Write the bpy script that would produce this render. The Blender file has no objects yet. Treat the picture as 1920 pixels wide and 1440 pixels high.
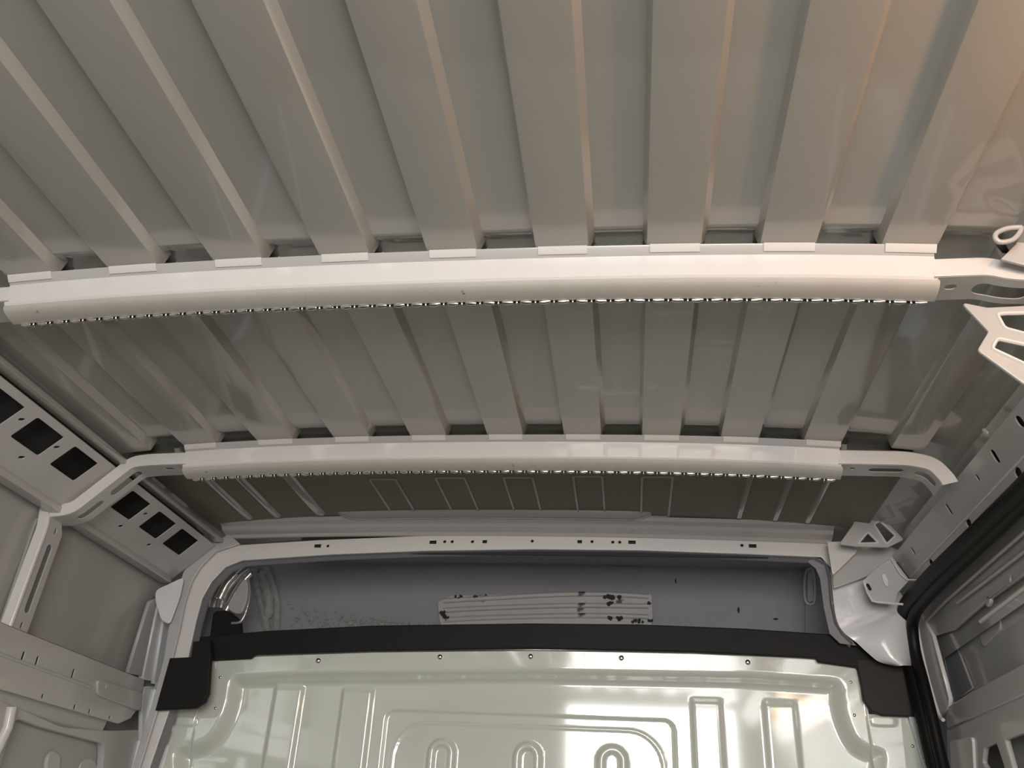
import bpy, bmesh, math, random
from mathutils import Vector, Matrix
random.seed(4)
scene = bpy.context.scene
COL = scene.collection
# ------------------------------------------------------------------ camera
YAW, PITCH, ROLL, FPX = -0.1495, 0.5121, 0.0597, 1607.9
CAM = Vector((0.2715, 0.0, 1.10))
_cy, _sy, _cp, _sp = math.cos(YAW), math.sin(YAW), math.cos(PITCH), math.sin(PITCH)
FWD = Vector((_sy*_cp, _cy*_cp, _sp)); _R = Vector((_cy, -_sy, 0)); _U = _R.cross(FWD)
RGT = math.cos(ROLL)*_R + math.sin(ROLL)*_U
UPV = -math.sin(ROLL)*_R + math.cos(ROLL)*_U
cd = bpy.data.cameras.new('camera'); cam = bpy.data.objects.new('camera', cd); COL.objects.link(cam)
cam.matrix_world = Matrix(((RGT.x, UPV.x, -FWD.x, CAM.x), (RGT.y, UPV.y, -FWD.y, CAM.y), (RGT.z, UPV.z, -FWD.z, CAM.z), (0, 0, 0, 1)))
cd.sensor_width = 36; cd.lens = FPX*36/1920; cd.clip_start = 0.02
scene.camera = cam
# ------------------------------------------------------------------ light
scene.view_settings.view_transform = 'Standard'; scene.view_settings.look = 'None'
scene.view_settings.gamma = 1; scene.view_settings.use_curve_mapping = False
scene.view_settings.exposure = 0.0
w = bpy.data.worlds.new('world'); scene.world = w; w.use_nodes = True
w.node_tree.nodes['Background'].inputs[0].default_value = (0.95, 0.97, 1, 1)
w.node_tree.nodes['Background'].inputs[1].default_value = 0.6
def area(name, loc, rot, sx, sy, power, col):
    l = bpy.data.lights.new(name, 'AREA'); l.shape = 'RECTANGLE'; l.size = sx; l.size_y = sy; l.energy = power; l.color = col
    o = bpy.data.objects.new(name, l); COL.objects.link(o); o.location = loc; o.rotation_euler = rot; return o
# daylight through the open right-hand rear door
area('rear_daylight', (0.40, -1.10, 1.40), (math.radians(90), 0, 0), 1.02, 0.90, 38, (1.0, 0.99, 0.965))
# daylight in the driver's cab from the windscreen, beyond the partition
area('windscreen_daylight', (0, 3.6, 1.3), (math.radians(-75), 0, 0), 1.5, 0.6, 5, (0.85, 0.9, 1.0))
# warm work lamp hanging on the right side of the load bay, just behind the picture edge
pl = bpy.data.lights.new('work_lamp_light', 'POINT'); pl.energy = 6.5; pl.color = (1.0, 0.50, 0.20); pl.shadow_soft_size = 0.03
po = bpy.data.objects.new('work_lamp_light', pl); COL.objects.link(po); po.location = (0.97, 0.42, 1.68)

# ------------------------------------------------------------------ materials
def mat(name, col, rough=0.4, metal=0.0, coat=0.0, noise=0.0, nscale=6, bump=0.0, bscale=40, spec=0.5, dirt=None, dscale=9, dthr=0.62):
    m = bpy.data.materials.new(name); m.use_nodes = True; nt = m.node_tree; b = nt.nodes['Principled BSDF']
    b.inputs['Roughness'].default_value = rough; b.inputs['Metallic'].default_value = metal
    b.inputs['Coat Weight'].default_value = coat; b.inputs['Coat Roughness'].default_value = 0.05
    b.inputs['Specular IOR Level'].default_value = spec
    tc = nt.nodes.new('ShaderNodeTexCoord')
    n = nt.nodes.new('ShaderNodeTexNoise'); n.inputs['Scale'].default_value = nscale; n.inputs['Detail'].default_value = 4
    nt.links.new(tc.outputs['Object'], n.inputs['Vector'])
    r = nt.nodes.new('ShaderNodeMapRange'); r.inputs['To Min'].default_value = 1-noise; r.inputs['To Max'].default_value = 1+noise
    nt.links.new(n.outputs['Fac'], r.inputs['Value'])
    mx = nt.nodes.new('ShaderNodeVectorMath'); mx.operation = 'SCALE'; mx.inputs[0].default_value = col
    nt.links.new(r.outputs['Result'], mx.inputs['Scale'])
    out = mx.outputs[0]
    if dirt:
        n2 = nt.nodes.new('ShaderNodeTexNoise'); n2.inputs['Scale'].default_value = dscale; n2.inputs['Detail'].default_value = 9
        nt.links.new(tc.outputs['Object'], n2.inputs['Vector'])
        r2 = nt.nodes.new('ShaderNodeMapRange'); r2.inputs['From Min'].default_value = dthr; r2.inputs['From Max'].default_value = dthr+0.05
        nt.links.new(n2.outputs['Fac'], r2.inputs['Value'])
        m2 = nt.nodes.new('ShaderNodeMix'); m2.data_type = 'RGBA'
        nt.links.new(r2.outputs['Result'], m2.inputs['Factor']); nt.links.new(out, m2.inputs[6]); m2.inputs[7].default_value = (*dirt, 1)
        out = m2.outputs[2]
    nt.links.new(out, b.inputs['Base Color'])
    if bump:
        n3 = nt.nodes.new('ShaderNodeTexNoise'); n3.inputs['Scale'].default_value = bscale
        nt.links.new(tc.outputs['Object'], n3.inputs['Vector'])
        bp = nt.nodes.new('ShaderNodeBump'); bp.inputs['Strength'].default_value = bump; bp.inputs['Distance'].default_value = 0.002
        nt.links.new(n3.outputs['Fac'], bp.inputs['Height']); nt.links.new(bp.outputs[0], b.inputs['Normal'])
    return m
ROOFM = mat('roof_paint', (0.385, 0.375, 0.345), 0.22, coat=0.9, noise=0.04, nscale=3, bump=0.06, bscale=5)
FRONTM = mat('shaded_roof_paint', (0.215, 0.205, 0.162), 0.5, spec=0.2, noise=0.05, nscale=8)  # darker roof colour, paints in the shade ahead of the far bow
PAINT = mat('grey_white_paint', (0.50, 0.49, 0.475), 0.30, coat=0.35, noise=0.03)
BOWM = mat('bow_paint', (0.74, 0.715, 0.69), 0.28, coat=0.35, noise=0.03)
ROLLM = mat('scuffed_bow_paint', (0.52, 0.495, 0.45), 0.42, noise=0.08, nscale=30, dirt=(0.22, 0.18, 0.14), dscale=45, dthr=0.70)
WALLM = mat('wall_paint', (0.40, 0.395, 0.37), 0.32, coat=0.3, noise=0.05)
BULKM = mat('bulkhead_paint', (0.72, 0.755, 0.68), 0.08, coat=1.0, noise=0.015, nscale=4, spec=0.7)
BLACK = mat('black_rubber', (0.010, 0.0095, 0.0095), 0.6, spec=0.3, noise=0.2, bump=0.2)
SEALM = mat('door_seal_rubber', (0.005, 0.0045, 0.0045), 0.5, spec=0.25, noise=0.1)
DARK = mat('painted_gap_shade', (0.03, 0.03, 0.03), 0.8)  # near-black colour painted as shade in hollows and between the bow teeth
CABM = mat('cab_grey', (0.27, 0.27, 0.285), 0.65, noise=0.05, nscale=12, bump=0.3, bscale=120)
CHROME = mat('zinc_metal', (0.80, 0.79, 0.76), 0.18, metal=1.0)
FOIL = mat('crumpled_metal', (0.55, 0.54, 0.53), 0.25, metal=0.7, noise=0.2, nscale=30, bump=0.6, bscale=60)
STRIPM = mat('moulded_strip_grey', (0.42, 0.41, 0.40), 0.45, noise=0.15, nscale=15, dirt=(0.05, 0.05, 0.05), dscale=14, dthr=0.66)
TAPEM = mat('grey_glue_residue', (0.27, 0.27, 0.26), 0.7, noise=0.35, nscale=60, bump=0.8, bscale=90)
DIRTM = mat('dark_foam_residue', (0.03, 0.028, 0.026), 0.9)
FLOORM = mat('ply_floor', (0.10, 0.085, 0.07), 0.6, noise=0.2)
WHITEM = mat('white_paint', (0.78, 0.78, 0.79), 0.25, coat=0.5, noise=0.02)
LAMPM = mat('work_lamp_plastic', (0.6, 0.25, 0.05), 0.5)

# ------------------------------------------------------------------ helpers
def thing(name, label=None, cat=None, loc=(0, 0, 0), group=None, kind=None):
    o = bpy.data.objects.new(name, None); COL.objects.link(o); o.location = loc; o.empty_display_size = 0.05
    return tag(o, label, cat, group, kind)
def tag(o, label=None, cat=None, group=None, kind=None):
    if label: o['label'] = label
    if cat: o['category'] = cat
    if group: o['group'] = group
    if kind: o['kind'] = kind
    return o
def wloc(o):
    v = Vector(o.location)
    while o.parent: o = o.parent; v += Vector(o.location)
    return v
def link_mesh(name, me, m, parent=None, smooth=None):
    if isinstance(m, (list, tuple)):
        for k in m: me.materials.append(k)
    else:
        me.materials.clear(); me.materials.append(m)
    n = len(me.vertices)
    c = Vector((0, 0, 0))
    if n:
        xs = [v.co for v in me.vertices]
        c = Vector([(min(p[i] for p in xs)+max(p[i] for p in xs))/2 for i in range(3)])
    me.transform(Matrix.Translation(-c))
    if smooth is not None:
        me.shade_smooth(); me.set_sharp_from_angle(angle=math.radians(smooth))
    o = bpy.data.objects.new(name, me); COL.objects.link(o)
    if parent:
        o.parent = parent; o.location = c - wloc(parent)
    else: o.location = c
    return o
def from_py(name, V, F, m, parent=None, smooth=None, solid=0, off=0):
    me = bpy.data.meshes.new(name); me.from_pydata([tuple(v) for v in V], [], F); me.validate(); me.update()
    bm = bmesh.new(); bm.from_mesh(me)
    if solid:
        bmesh.ops.recalc_face_normals(bm, faces=bm.faces)
        bmesh.ops.solidify(bm, geom=bm.faces[:], thickness=solid)
    bmesh.ops.recalc_face_normals(bm, faces=bm.faces); bm.to_mesh(me); bm.free()
    return link_mesh(name, me, m, parent, smooth)
def box(name, a, b, m, parent=None, bev=0.002):
    bm = bmesh.new(); bmesh.ops.create_cube(bm, size=1)
    for v in bm.verts:
        v.co = Vector([(a[i]+b[i])/2 + v.co[i]*(b[i]-a[i]) for i in range(3)])
    if bev: bmesh.ops.bevel(bm, geom=bm.edges[:], offset=bev, segments=2, affect='EDGES', profile=0.5)
    me = bpy.data.meshes.new(name); bm.to_mesh(me); bm.free()
    return link_mesh(name, me, m, parent, 40)
def fillet(pts, r, n=5):
    if not r: return list(pts)
    out = []; N = len(pts)
    for i in range(N):
        p = Vector(pts[i][:2]); a = Vector(pts[i-1][:2]); b = Vector(pts[(i+1) % N][:2])
        rr = pts[i][2] if len(pts[i]) > 2 else r
        u = (a-p); v = (b-p); k = min(rr, u.length*0.45, v.length*0.45)
        if k < 1e-5 or u.length < 1e-6 or v.length < 1e-6: out.append(tuple(p)); continue
        s, e = p+u.normalized()*k, p+v.normalized()*k
        for j in range(n+1):
            t = j/n; out.append(tuple((1-t)**2*s + 2*t*(1-t)*p + t*t*e))
    return out
def stadium(cx, cy, L, W, ang=0, n=6):
    out = []; h = max(L-W, 0)/2; r = W/2
    for sgn, a0 in ((1, -90), (-1, 90)):
        for j in range(n+1):
            a = math.radians(a0+180*j/n); out.append((sgn*h+r*math.cos(a), r*math.sin(a)))
    c, s = math.cos(ang), math.sin(ang)
    return [(cx+c*x-s*y, cy+s*x+c*y) for x, y in out]
def sheet(name, outer, holes, thick, mapf, m, parent=None, cuts=(), bev=0.0, smooth=None):
    """a pressed sheet with real holes: outlines in its own plane, given thickness, bent by mapf"""
    cu = bpy.data.curves.new('tmp', 'CURVE'); cu.dimensions = '2D'; cu.fill_mode = 'BOTH'
    K = 100.0   # filled at a larger scale, small slots keep their shape
    cu.extrude = thick/2*K; cu.bevel_depth = bev*K; cu.bevel_resolution = 1
    for pts in [outer]+list(holes):
        sp = cu.splines.new('POLY'); sp.points.add(len(pts)-1)
        for p, q in zip(sp.points, pts): p.co = (q[0]*K, q[1]*K, 0, 1)
        sp.use_cyclic_u = True
    ob = bpy.data.objects.new('tmp', cu); COL.objects.link(ob)
    dg = bpy.context.evaluated_depsgraph_get(); dg.update()
    me = bpy.data.meshes.new_from_object(ob.evaluated_get(dg))
    bpy.data.objects.remove(ob); bpy.data.curves.remove(cu)
    me.transform(Matrix.Scale(1/K, 4)); bm = bmesh.new(); bm.from_mesh(me); bmesh.ops.remove_doubles(bm, verts=bm.verts, dist=1e-6)
    for c in cuts:
        bmesh.ops.bisect_plane(bm, geom=bm.verts[:]+bm.edges[:]+bm.faces[:], plane_co=(c, 0, 0), plane_no=(1, 0, 0))
    for v in bm.verts: v.co = mapf(*v.co)
    bmesh.ops.recalc_face_normals(bm, faces=bm.faces)
    bm.to_mesh(me); bm.free()
    return link_mesh(name, me, m, parent, smooth)
class Frame:
    """a real plane of the bodywork; px() finds where a sight line meets it"""
    def __init__(s, O, ax, ay):
        s.O = Vector(O); s.ax = Vector(ax).normalized(); s.ay = Vector(ay).normalized(); s.n = s.ax.cross(s.ay)
    def map(s, a, b, c=0): return s.O + s.ax*a + s.ay*b + s.n*c
    def px(s, u, v):
        d = FWD + RGT*((u-960)/FPX) + UPV*((720-v)/FPX)
        t = (s.O-CAM).dot(s.n)/d.dot(s.n); p = CAM+d*t-s.O
        return (p.dot(s.ax), p.dot(s.ay))
    def pts(s, L): return [s.px(*p[:2]) + tuple(p[2:]) for p in L]
def YF(y): return Frame((0, y, 0), (1, 0, 0), (0, 0, 1))
def XFL(x): return Frame((x, 0, 0), (0, 1, 0), (0, 0, 1))      # normal +x (left wall, faces inward)
def XFR(x): return Frame((x, 0, 0), (0, -1, 0), (0, 0, 1))     # normal -x (right wall)
def plate(name, fr, outer, holes, thick, m, parent=None, r=0.0, off=0.0, bev=0.0008, world=False):
    o2 = fr.pts(outer) if not world else outer
    o2 = fillet(o2, r) if r else [p[:2] for p in o2]
    return sheet(name, o2, holes, thick, lambda a, b, c: fr.map(a, b, c+off), m, parent, bev=bev)
def tube(name, pts, rad, m, parent=None, n=10, flat=1.0, smooth=50, closed_ends=True):
    P = [Vector(p) for p in pts]; V = []; F = []
    prev = None
    for i, p in enumerate(P):
        t = ((P[min(i+1, len(P)-1)]-P[max(i-1, 0)])).normalized()
        if prev is None:
            a = Vector((0, 0, 1)) if abs(t.z) < 0.9 else Vector((1, 0, 0)); u = (a - t*a.dot(t)).normalized()
        else: u = (prev - t*prev.dot(t)).normalized()
        prev = u; v = t.cross(u)
        r_ = rad[i] if isinstance(rad, (list, tuple)) else rad
        for k in range(n):
            an = 2*math.pi*k/n; V.append(p + (u*math.cos(an) + v*math.sin(an)*flat)*r_)
    for i in range(len(P)-1):
        for k in range(n):
            F.append((i*n+k, i*n+(k+1) % n, (i+1)*n+(k+1) % n, (i+1)*n+k))
    if closed_ends: F.append(tuple(range(n))); F.append(tuple((len(P)-1)*n+k for k in range(n)))
    return from_py(name, V, F, m, parent, smooth)
def lump(name, fr, u, v, r, m, parent, off=0.01, sx=1, sz=1):
    c = fr.px(u, v); bm = bmesh.new(); bmesh.ops.create_icosphere(bm, subdivisions=2, radius=r)
    for q in bm.verts:
        k = random.uniform(0.65, 1.25); q.co = fr.map(c[0]+q.co.x*k*sx, c[1]+q.co.y*k*sz, off+q.co.z*k*0.5)
    me = bpy.data.meshes.new(name); bm.to_mesh(me); bm.free()
    return link_mesh(name, me, m, parent, 50)
def smooth_path(pts, per=6):
    P = [Vector(p) for p in pts]; out = []
    for i in range(len(P)-1):
        p0, p1, p2, p3 = P[max(i-1, 0)], P[i], P[i+1], P[min(i+2, len(P)-1)]
        for j in range(per):
            t = j/per
            out.append(0.5*((2*p1)+(p2-p0)*t+(2*p0-5*p1+4*p2-p3)*t*t+(3*p1-p0-3*p2+p3)*t**3))
    out.append(P[-1]); return out
def zr(x): return 1.9 - 0.8*(0.0221*(x/0.8)**2 + 0.0149*(x/0.8)**4)

Y1, Y2, YH, YB = 1.009, 1.635, 2.19, 2.25

# ------------------------------------------------------------------ ceiling: corrugated roof skin
ceiling = thing('ceiling', kind='structure', loc=(0, 0, 1.9))
prof = [(-1.03, 1.60), (-1.02, 1.70), (-0.99, 1.79), (-0.94, 1.85), (-0.87, 1.885)]
prof += [(x, zr(x)+0.015) for x in [-0.8+0.05*i for i in range(33)]]
prof += [(0.87, 1.885), (0.94, 1.86), (1.0, 1.80), (1.03, 1.70), (1.04, 1.60)]
V = []; F = []
def rise(y):
    for yb in (Y1, Y2):
        if yb-0.036 <= y <= yb+0.14: return (0.0035*min((y-yb+0.036)/0.012, 1)+0.010*min(1, max(0, (y-yb+0.022)/0.022)))*min(1, (yb+0.14-y)/0.08)
    return 0.0
ys = [-1.00, -0.5, 0]
for yb in (Y1, Y2): ys += [yb-0.042, yb-0.038, yb-0.036, yb-0.028, yb-0.022, yb-0.010, yb, yb+0.06, yb+0.14]
ys += [1.9, 2.3]
for y in ys:
    for (x, z) in prof: V.append((x, y, z+(rise(y) if abs(x) < 0.86 else 0)))
n = len(prof)
for i in range(len(ys)-1):
    for k in range(n-1): F.append((i*n+k, i*n+k+1, (i+1)*n+k+1, (i+1)*n+k))
rs = from_py('roof_skin', V, F, ROOFM, ceiling, 25, solid=0.001)
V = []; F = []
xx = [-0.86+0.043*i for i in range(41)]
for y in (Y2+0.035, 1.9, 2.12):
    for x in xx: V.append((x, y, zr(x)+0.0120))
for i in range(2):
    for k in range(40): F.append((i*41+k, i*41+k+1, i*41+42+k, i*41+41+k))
from_py('front_shade_panel', V, F, FRONTM, ceiling, 40)  # added dark sheet, its colour stands for the shade over the front bay
def rib(x0, x1, ya, yb, name='roof_rib', dep=0.015, draft=0.011, end=0.03, m=ROOFM):
    """pressed strip standing down from the skin, tapered ends"""
    V = []; F = []
    def sec(y, k):
        s = []
        for (x, d) in ((x0-draft*0.6, -0.0015), (x0, dep*k), (x0+0.004, dep*k+0.0006*k), ((x0+x1)/2, dep*k+0.0006*k), (x1-0.004, dep*k+0.0006*k), (x1, dep*k), (x1+draft, -0.0015)):
            s.append((x, y, zr(x)+0.015-d+(rise(y) if d < 0 else 0)))
        return s
    secs = [sec(ya, 0.02), sec(ya+end, 1)]
    for j in range(1, 6): secs.append(sec(ya+end+(yb-ya-2*end-0.05)*j/6, 1))
    if end < 0.01: secs += [sec(yb-e, 1) for e in (0.042, 0.036, 0.028, 0.022, 0.010)]
    secs += [sec(yb-end, 1), sec(yb, 0.02 if yb < 2.2 and end > 0.01 else 1)]
    for s in secs: V += s
    n = 7
    for i in range(len(secs)-1):
        for k in range(n-1): F.append((i*n+k, i*n+k+1, (i+1)*n+k+1, (i+1)*n+k))
    return from_py(name, V, F, m, ceiling, 25)
pads = [(-0.704, -0.625), (-0.534, -0.45), (-0.359, -0.278), (-0.188, -0.109), (-0.020, 0.057), (0.144, 0.222), (0.307, 0.384), (0.467, 0.543), (0.631, 0.704)]
for (a, b) in pads:
    rib(a, b, -0.96, Y1+0.0, end=0.003); rib(a, b, Y1+0.02, Y2, end=0.003)
for (a, b) in ((-0.86, -0.784), (0.80, 0.86)):
    rib(a, b, -0.96, Y1, end=0.003, name='side_roof_rib'); rib(a, b, Y1+0.02, Y2, end=0.003, name='side_roof_rib')
# front bay: embossed outlines and a few thin ribs
ZF = Frame((0, 0, zr(0)+0.013), (1, 0, 0), (0, 1, 0))
RF = [[(697, 894), (742, 894), (788, 970), (737, 970)], [(815, 893), (872, 893), (903, 968), (852, 968)], [(944, 893), (999, 893), (1019, 970), (966, 970)],
      [(1074, 890), (1130, 890), (1136, 967), (1083, 967)], [(1202, 889), (1261, 889), (1256, 966), (1201, 966)]]
for q in RF:
    c = ZF.pts(q)
    x0 = (c[0][0]+c[3][0])/2; x1 = (c[1][0]+c[2][0])/2; y0 = c[0][1]; y1 = c[2][1]
    o = fillet([(x0, y0), (x1, y0), (x1, y1), (x0, y1)], 0.008); i_ = fillet([(x0+.0035, y0+.005), (x1-.0035, y0+.005), (x1-.0035, y1-.005), (x0+.0035, y1-.005)], 0.006)
    zz = zr((x0+x1)/2)+0.0115
    sheet('embossed_frame', o, [i_], 0.002, lambda a, b, c_, zz=zz: Vector((a, b, zz+c_)), WALLM, ceiling, bev=0.001)
for (u0, v0, u1, v1, wd) in ((410, 900, 510, 987, .012), (463, 897, 567, 997, .012), (540, 893, 640, 990, .02), (1405, 887, 1377, 987, .010), (1480, 890, 1440, 987, .010), (1543, 890, 1502, 983, .010)):
    a = ZF.px(u0, v0); b = ZF.px(u1, v1)
    x = (a[0]+b[0])/2
    rib(x-wd/2, x+wd/2, Y2+0.03, 2.10, name='thin_roof_bead', dep=0.009, draft=0.006, end=0.01)
# wide soft ridge and sloping lip ahead of the front arch
V = []; F = []
xs = [-0.50+0.02*i for i in range(43)]
for x in xs:
    k = min(1, min(x+0.50, 0.34-x)/0.05); k = max(k, 0.0)**0.5
    for j in range(7):
        t = math.pi*j/6; V.append((x, 2.115-0.022*math.cos(t), zr(x)+0.014-0.018*k*math.sin(t)))
for i in range(len(xs)-1):
    for j in range(6): F.append((i*7+j, i*7+j+1, i*7+8+j, i*7+7+j))
from_py('front_ridge', V, F, ROOFM, ceiling, 50)

# ------------------------------------------------------------------ roof bows
def bow_sweep(name, prof, x0, x1, m, parent, n=44, solid=0.0012, wig=None):
    V = []; F = []; k = len(prof)
    for i in range(n+1):
        x = x0+(x1-x0)*i/n
        for (y, dz) in prof: V.append((x, y, zr(x)+dz))
    for i in range(n):
        for j in range(k-1): F.append((i*k+j, i*k+j+1, (i+1)*k+j+1, (i+1)*k+j))
    return from_py(name, V, F, m, parent, 35, solid=solid)
def polyline_map(path, d3):
    """maps (s, d) along a bent path in the x-z plane; d runs forward in y"""
    P = [Vector((p[0], 0, p[1])) for p in path]; S = [0]
    for i in range(len(P)-1): S.append(S[-1]+(P[i+1]-P[i]).length)
    def f(s, d, c=0):
        i = 0
        while i < len(S)-2 and s > S[i+1]: i += 1
        t = (s-S[i])/max(S[i+1]-S[i], 1e-9); p = P[i].lerp(P[i+1], t)
        tn = (P[i+1]-P[i]).normalized(); nn = Vector((-tn.z, 0, tn.x))
        return Vector((p.x, d3+d, p.z)) + nn*c
    return f, S
def offset_path(path, w):
    out = []
    for i, p in enumerate(path):
        a = Vector(path[max(i-1, 0)]); b = Vector(path[min(i+1, len(path)-1)]); t = (b-a).normalized()
        out.append((p[0]+t.y*w, p[1]-t.x*w))
    return out
def bow_end(parent, Y, outer, wd, depth, slots, sgn, name='end_channel'):
    """U-channel end of a bow: flat rear face plus a slotted flange running forward"""
    inner = offset_path(outer, wd*sgn)
    V = []; F = []
    for (a, b) in zip(outer, inner):
        V += [(a[0], Y+0.014, a[1]+0.006), (a[0], Y+0.002, a[1]), (a[0], Y, a[1]-0.002), (b[0], Y, b[1]), (b[0]*0.999, Y+0.003, b[1]+0.002)]
    for i in range(len(outer)-1):
        for j in range(4): F.append((i*5+j, i*5+j+1, i*5+6+j, i*5+5+j))
    from_py(name, V, F, BOWM, parent, 45)
    f, S = polyline_map(inner, Y)
    hs = []
    for (s0, s1, dc, wdt) in slots: hs.append(stadium((s0+s1)/2*S[-1], dc, (s1-s0)*S[-1], wdt))
    o = [(S[0], 0), (S[-1], 0), (S[-1], depth), (S[0], depth)]
    return sheet('slotted_flange', o, hs, 0.0015, f, PAINT, parent, smooth=18, cuts=S[1:-1]+[S[i]*0.5+S[i+1]*0.5 for i in range(len(S)-1)])
def arcpts(pts, r, n=6):
    """round an open path"""
    out = [pts[0]]
    for i in range(1, len(pts)-1):
        p = Vector(pts[i]); u = Vector(pts[i-1])-p; v = Vector(pts[i+1])-p; k = min(r, u.length*.48, v.length*.48)
        s = p+u.normalized()*k; e = p+v.normalized()*k
        for j in range(n+1):
            t = j/n; out.append(tuple((1-t)**2*s+2*t*(1-t)*p+t*t*e))
    out.append(pts[-1]); return out
tooth_me = None
def make_bow(Y, label, zlip, right_path, left_path, rslots, lslots, hook=None):
    global tooth_me
    b = thing('roof_bow', label, 'roof bow', loc=(0, Y, zr(0)), group='roof bows crossing the ceiling')
    # welded lip against the ribs
    bow_sweep('top_lip', [(Y-0.010, 0.0), (Y-0.009, -0.002), (Y-0.001, -0.011), (Y, -0.012)], -0.70, 0.70, PAINT, b)
    for (a, c) in pads:
        V = []; F = []
        for x in (a+0.004, a+.007, c-.007, c-0.002):
            for (y, dz) in ((Y-0.013, -0.0005), (Y-0.010, -0.0045), (Y-0.006, -0.0085), (Y-0.005, -0.0092)): V.append((x, y, zr(x)+dz))
        for i in range(3):
            for j in range(3): F.append((i*4+j, i*4+j+1, i*4+5+j, i*4+4+j))
        from_py('weld_tab', V, F, BOWM, b, 30, solid=0.0012)
    bow_sweep('face_panel', [(Y, -0.012), (Y+0.0005, -0.014), (Y+0.002, -0.030), (Y+0.003, -0.045), (Y+0.006, -0.048)], -0.70, 0.70, BOWM, b)
    roll = [(Y+0.006, -0.048), (Y+0.005, -0.050)]
    for j in range(9):
        t = math.radians(10+80*j/8); roll.append((Y+0.036-0.032*math.cos(t), -0.050-0.0115*math.sin(t)))
    bow_sweep('rolled_cover', roll, -0.70, 0.702, ROLLM, b)
    bow_sweep('hem_edge', [(Y+0.036, -0.0615), (Y+0.044, -0.0615), (Y+0.045, -0.056)], -0.685, 0.69, DARK, b)
    N = 50; p = 1.365/(N-1)
    if tooth_me is None:
        bm = bmesh.new()
        pr = [(0.0, 0.0), (-0.0035, -0.001), (-0.0055, -0.0035), (-0.0045, -0.0065), (-0.0015, -0.0075), (0.0015, -0.0065)]
        vs = []
        for x in (-0.0085, -0.0075, 0.0, 0.0075, 0.0085):
            k = 0.75 if abs(x) > .007 else 1.0
            vs.append([bm.verts.new((x, q[0]*k, q[1]*k)) for q in pr])
        for i in range(4):
            for j in range(5): bm.faces.new((vs[i][j], vs[i][j+1], vs[i+1][j+1], vs[i+1][j]))
        bmesh.ops.recalc_face_normals(bm, faces=bm.faces); bmesh.ops.solidify(bm, geom=bm.faces[:], thickness=0.0008)
        tooth_me = bpy.data.meshes.new('tooth'); bm.to_mesh(tooth_me); bm.free(); tooth_me.materials.append(CHROME); tooth_me.shade_smooth()
    for i in range(N):
        x = -0.68+p*i
        o = bpy.data.objects.new('tooth', tooth_me); COL.objects.link(o); o.parent = b
        o.location = Vector((x, Y+0.040, zr(x)-0.0605)) - wloc(b)
        o.rotation_euler = (0, random.uniform(-.1, .1), 0)
        if i < N-1:
            t_ = bpy.data.objects.new('tooth', tooth_me); COL.objects.link(t_); t_.parent = b; t_.scale = (0.16, 1.0, 1.25)
            t_.location = Vector((x+p/2, Y+0.040, zr(x+p/2)-0.0600)) - wloc(b)
    bow_end(b, Y+0.001, right_path, 0.032, 0.055, rslots, -1 if right_path[-1][0] < right_path[0][0] else 1)
    bow_end(b, Y+0.001, left_path, 0.030, 0.055, lslots, -1)
    return b
F2 = YF(Y2); F1 = YF(Y1)
def mirror(p): return [(-x, z) for x, z in p]
lp2 = arcpts([(-0.695, zr(.695)-0.012), (-0.79, 1.864), (-0.83, 1.858), (-0.937, 1.748), (-0.962, 1.743), (-1.0, 1.741)], 0.03)
rp2 = arcpts([(0.695, zr(.7)-0.012), (0.835, 1.864), (0.885, 1.850), (0.908, 1.815), (0.913, 1.800)], 0.05)
rp1 = arcpts([(0.695, zr(.7)-0.014), (0.77, 1.866), (0.80, 1.856), (0.93, 1.852), (0.95, 1.83)], 0.02)
make_bow(Y2, 'off-white roof bow across the ceiling nearest the partition, toothed lower edge', 0, rp2, lp2, [(.12, .17, .02, .01), (.30, .62, .025, .018), (.72, .95, .025, .02)], [(.10, .16, .02, .01), (.33, .56, .028, .020), (.62, .80, .028, .016)])
make_bow(Y1, 'wider off-white roof bow across the middle of the ceiling, toothed lower edge', 0, rp1, lp2, [(.08, .15, .024, .012), (.24, .55, .030, .026), (.65, .92, .030, .026)], [(.10, .16, .02, .01), (.33, .56, .028, .020), (.62, .80, .028, .016)])

# ------------------------------------------------------------------ left side
wl = thing('wall_left', kind='structure', loc=(-1.03, 0, 0))
V = []; F = []
pr = [(-0.99, 1.80), (-1.005, 1.745), (-1.012, 1.70), (-1.02, 1.45), (-1.03, 1.2), (-1.04, 0.9), (-1.04, 0)]
for y in (-1.00, 0, 1.2, 1.9, 2.3):
    for (x, z) in pr: V.append((x, y, z))
for i in range(4):
    for k in range(len(pr)-1): F.append((i*7+k, i*7+k+1, i*7+8+k, i*7+7+k))
from_py('side_skin', V, F, WALLM, wl, 40, solid=0.001)
# cant rail plate with square lightening holes
CR = Frame((-0.953, 0, 1.745), (0, 1, 0), (0.096, 0, 0.090))
holes = []
sq1 = [(71, 779), (121, 817), (73, 856), (21, 817)]; sq2 = [(140, 832), (184, 867), (141, 902), (95, 871)]
s2 = [[(247, 917), (280, 945), (243, 977), (207, 952)], [(298, 957), (327, 982), (293, 1013), (259, 988)], [(338, 989), (369, 1012), (337, 1045), (306, 1020)]]
def ccr(q):
    p = CR.pts(q); a0 = (p[0][0]+p[3][0])/2; a1 = (p[1][0]+p[2][0])/2; b0 = (p[2][1]+p[3][1])/2; b1 = (p[0][1]+p[1][1])/2
    return (a0, a1, b0, b1)
H = [ccr(sq1), ccr(sq2)]+[ccr(q) for q in s2]
b0 = sum(h[2] for h in H)/5; b1 = sum(h[3] for h in H)/5
pitch = H[1][0]-H[0][0]; wd = H[0][1]-H[0][0]
near = [H[0][0]-pitch*k for k in range(8, 0, -1)]
allh = [(a, a+wd) for a in near]+[(h[0], h[1]) for h in H]
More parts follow.
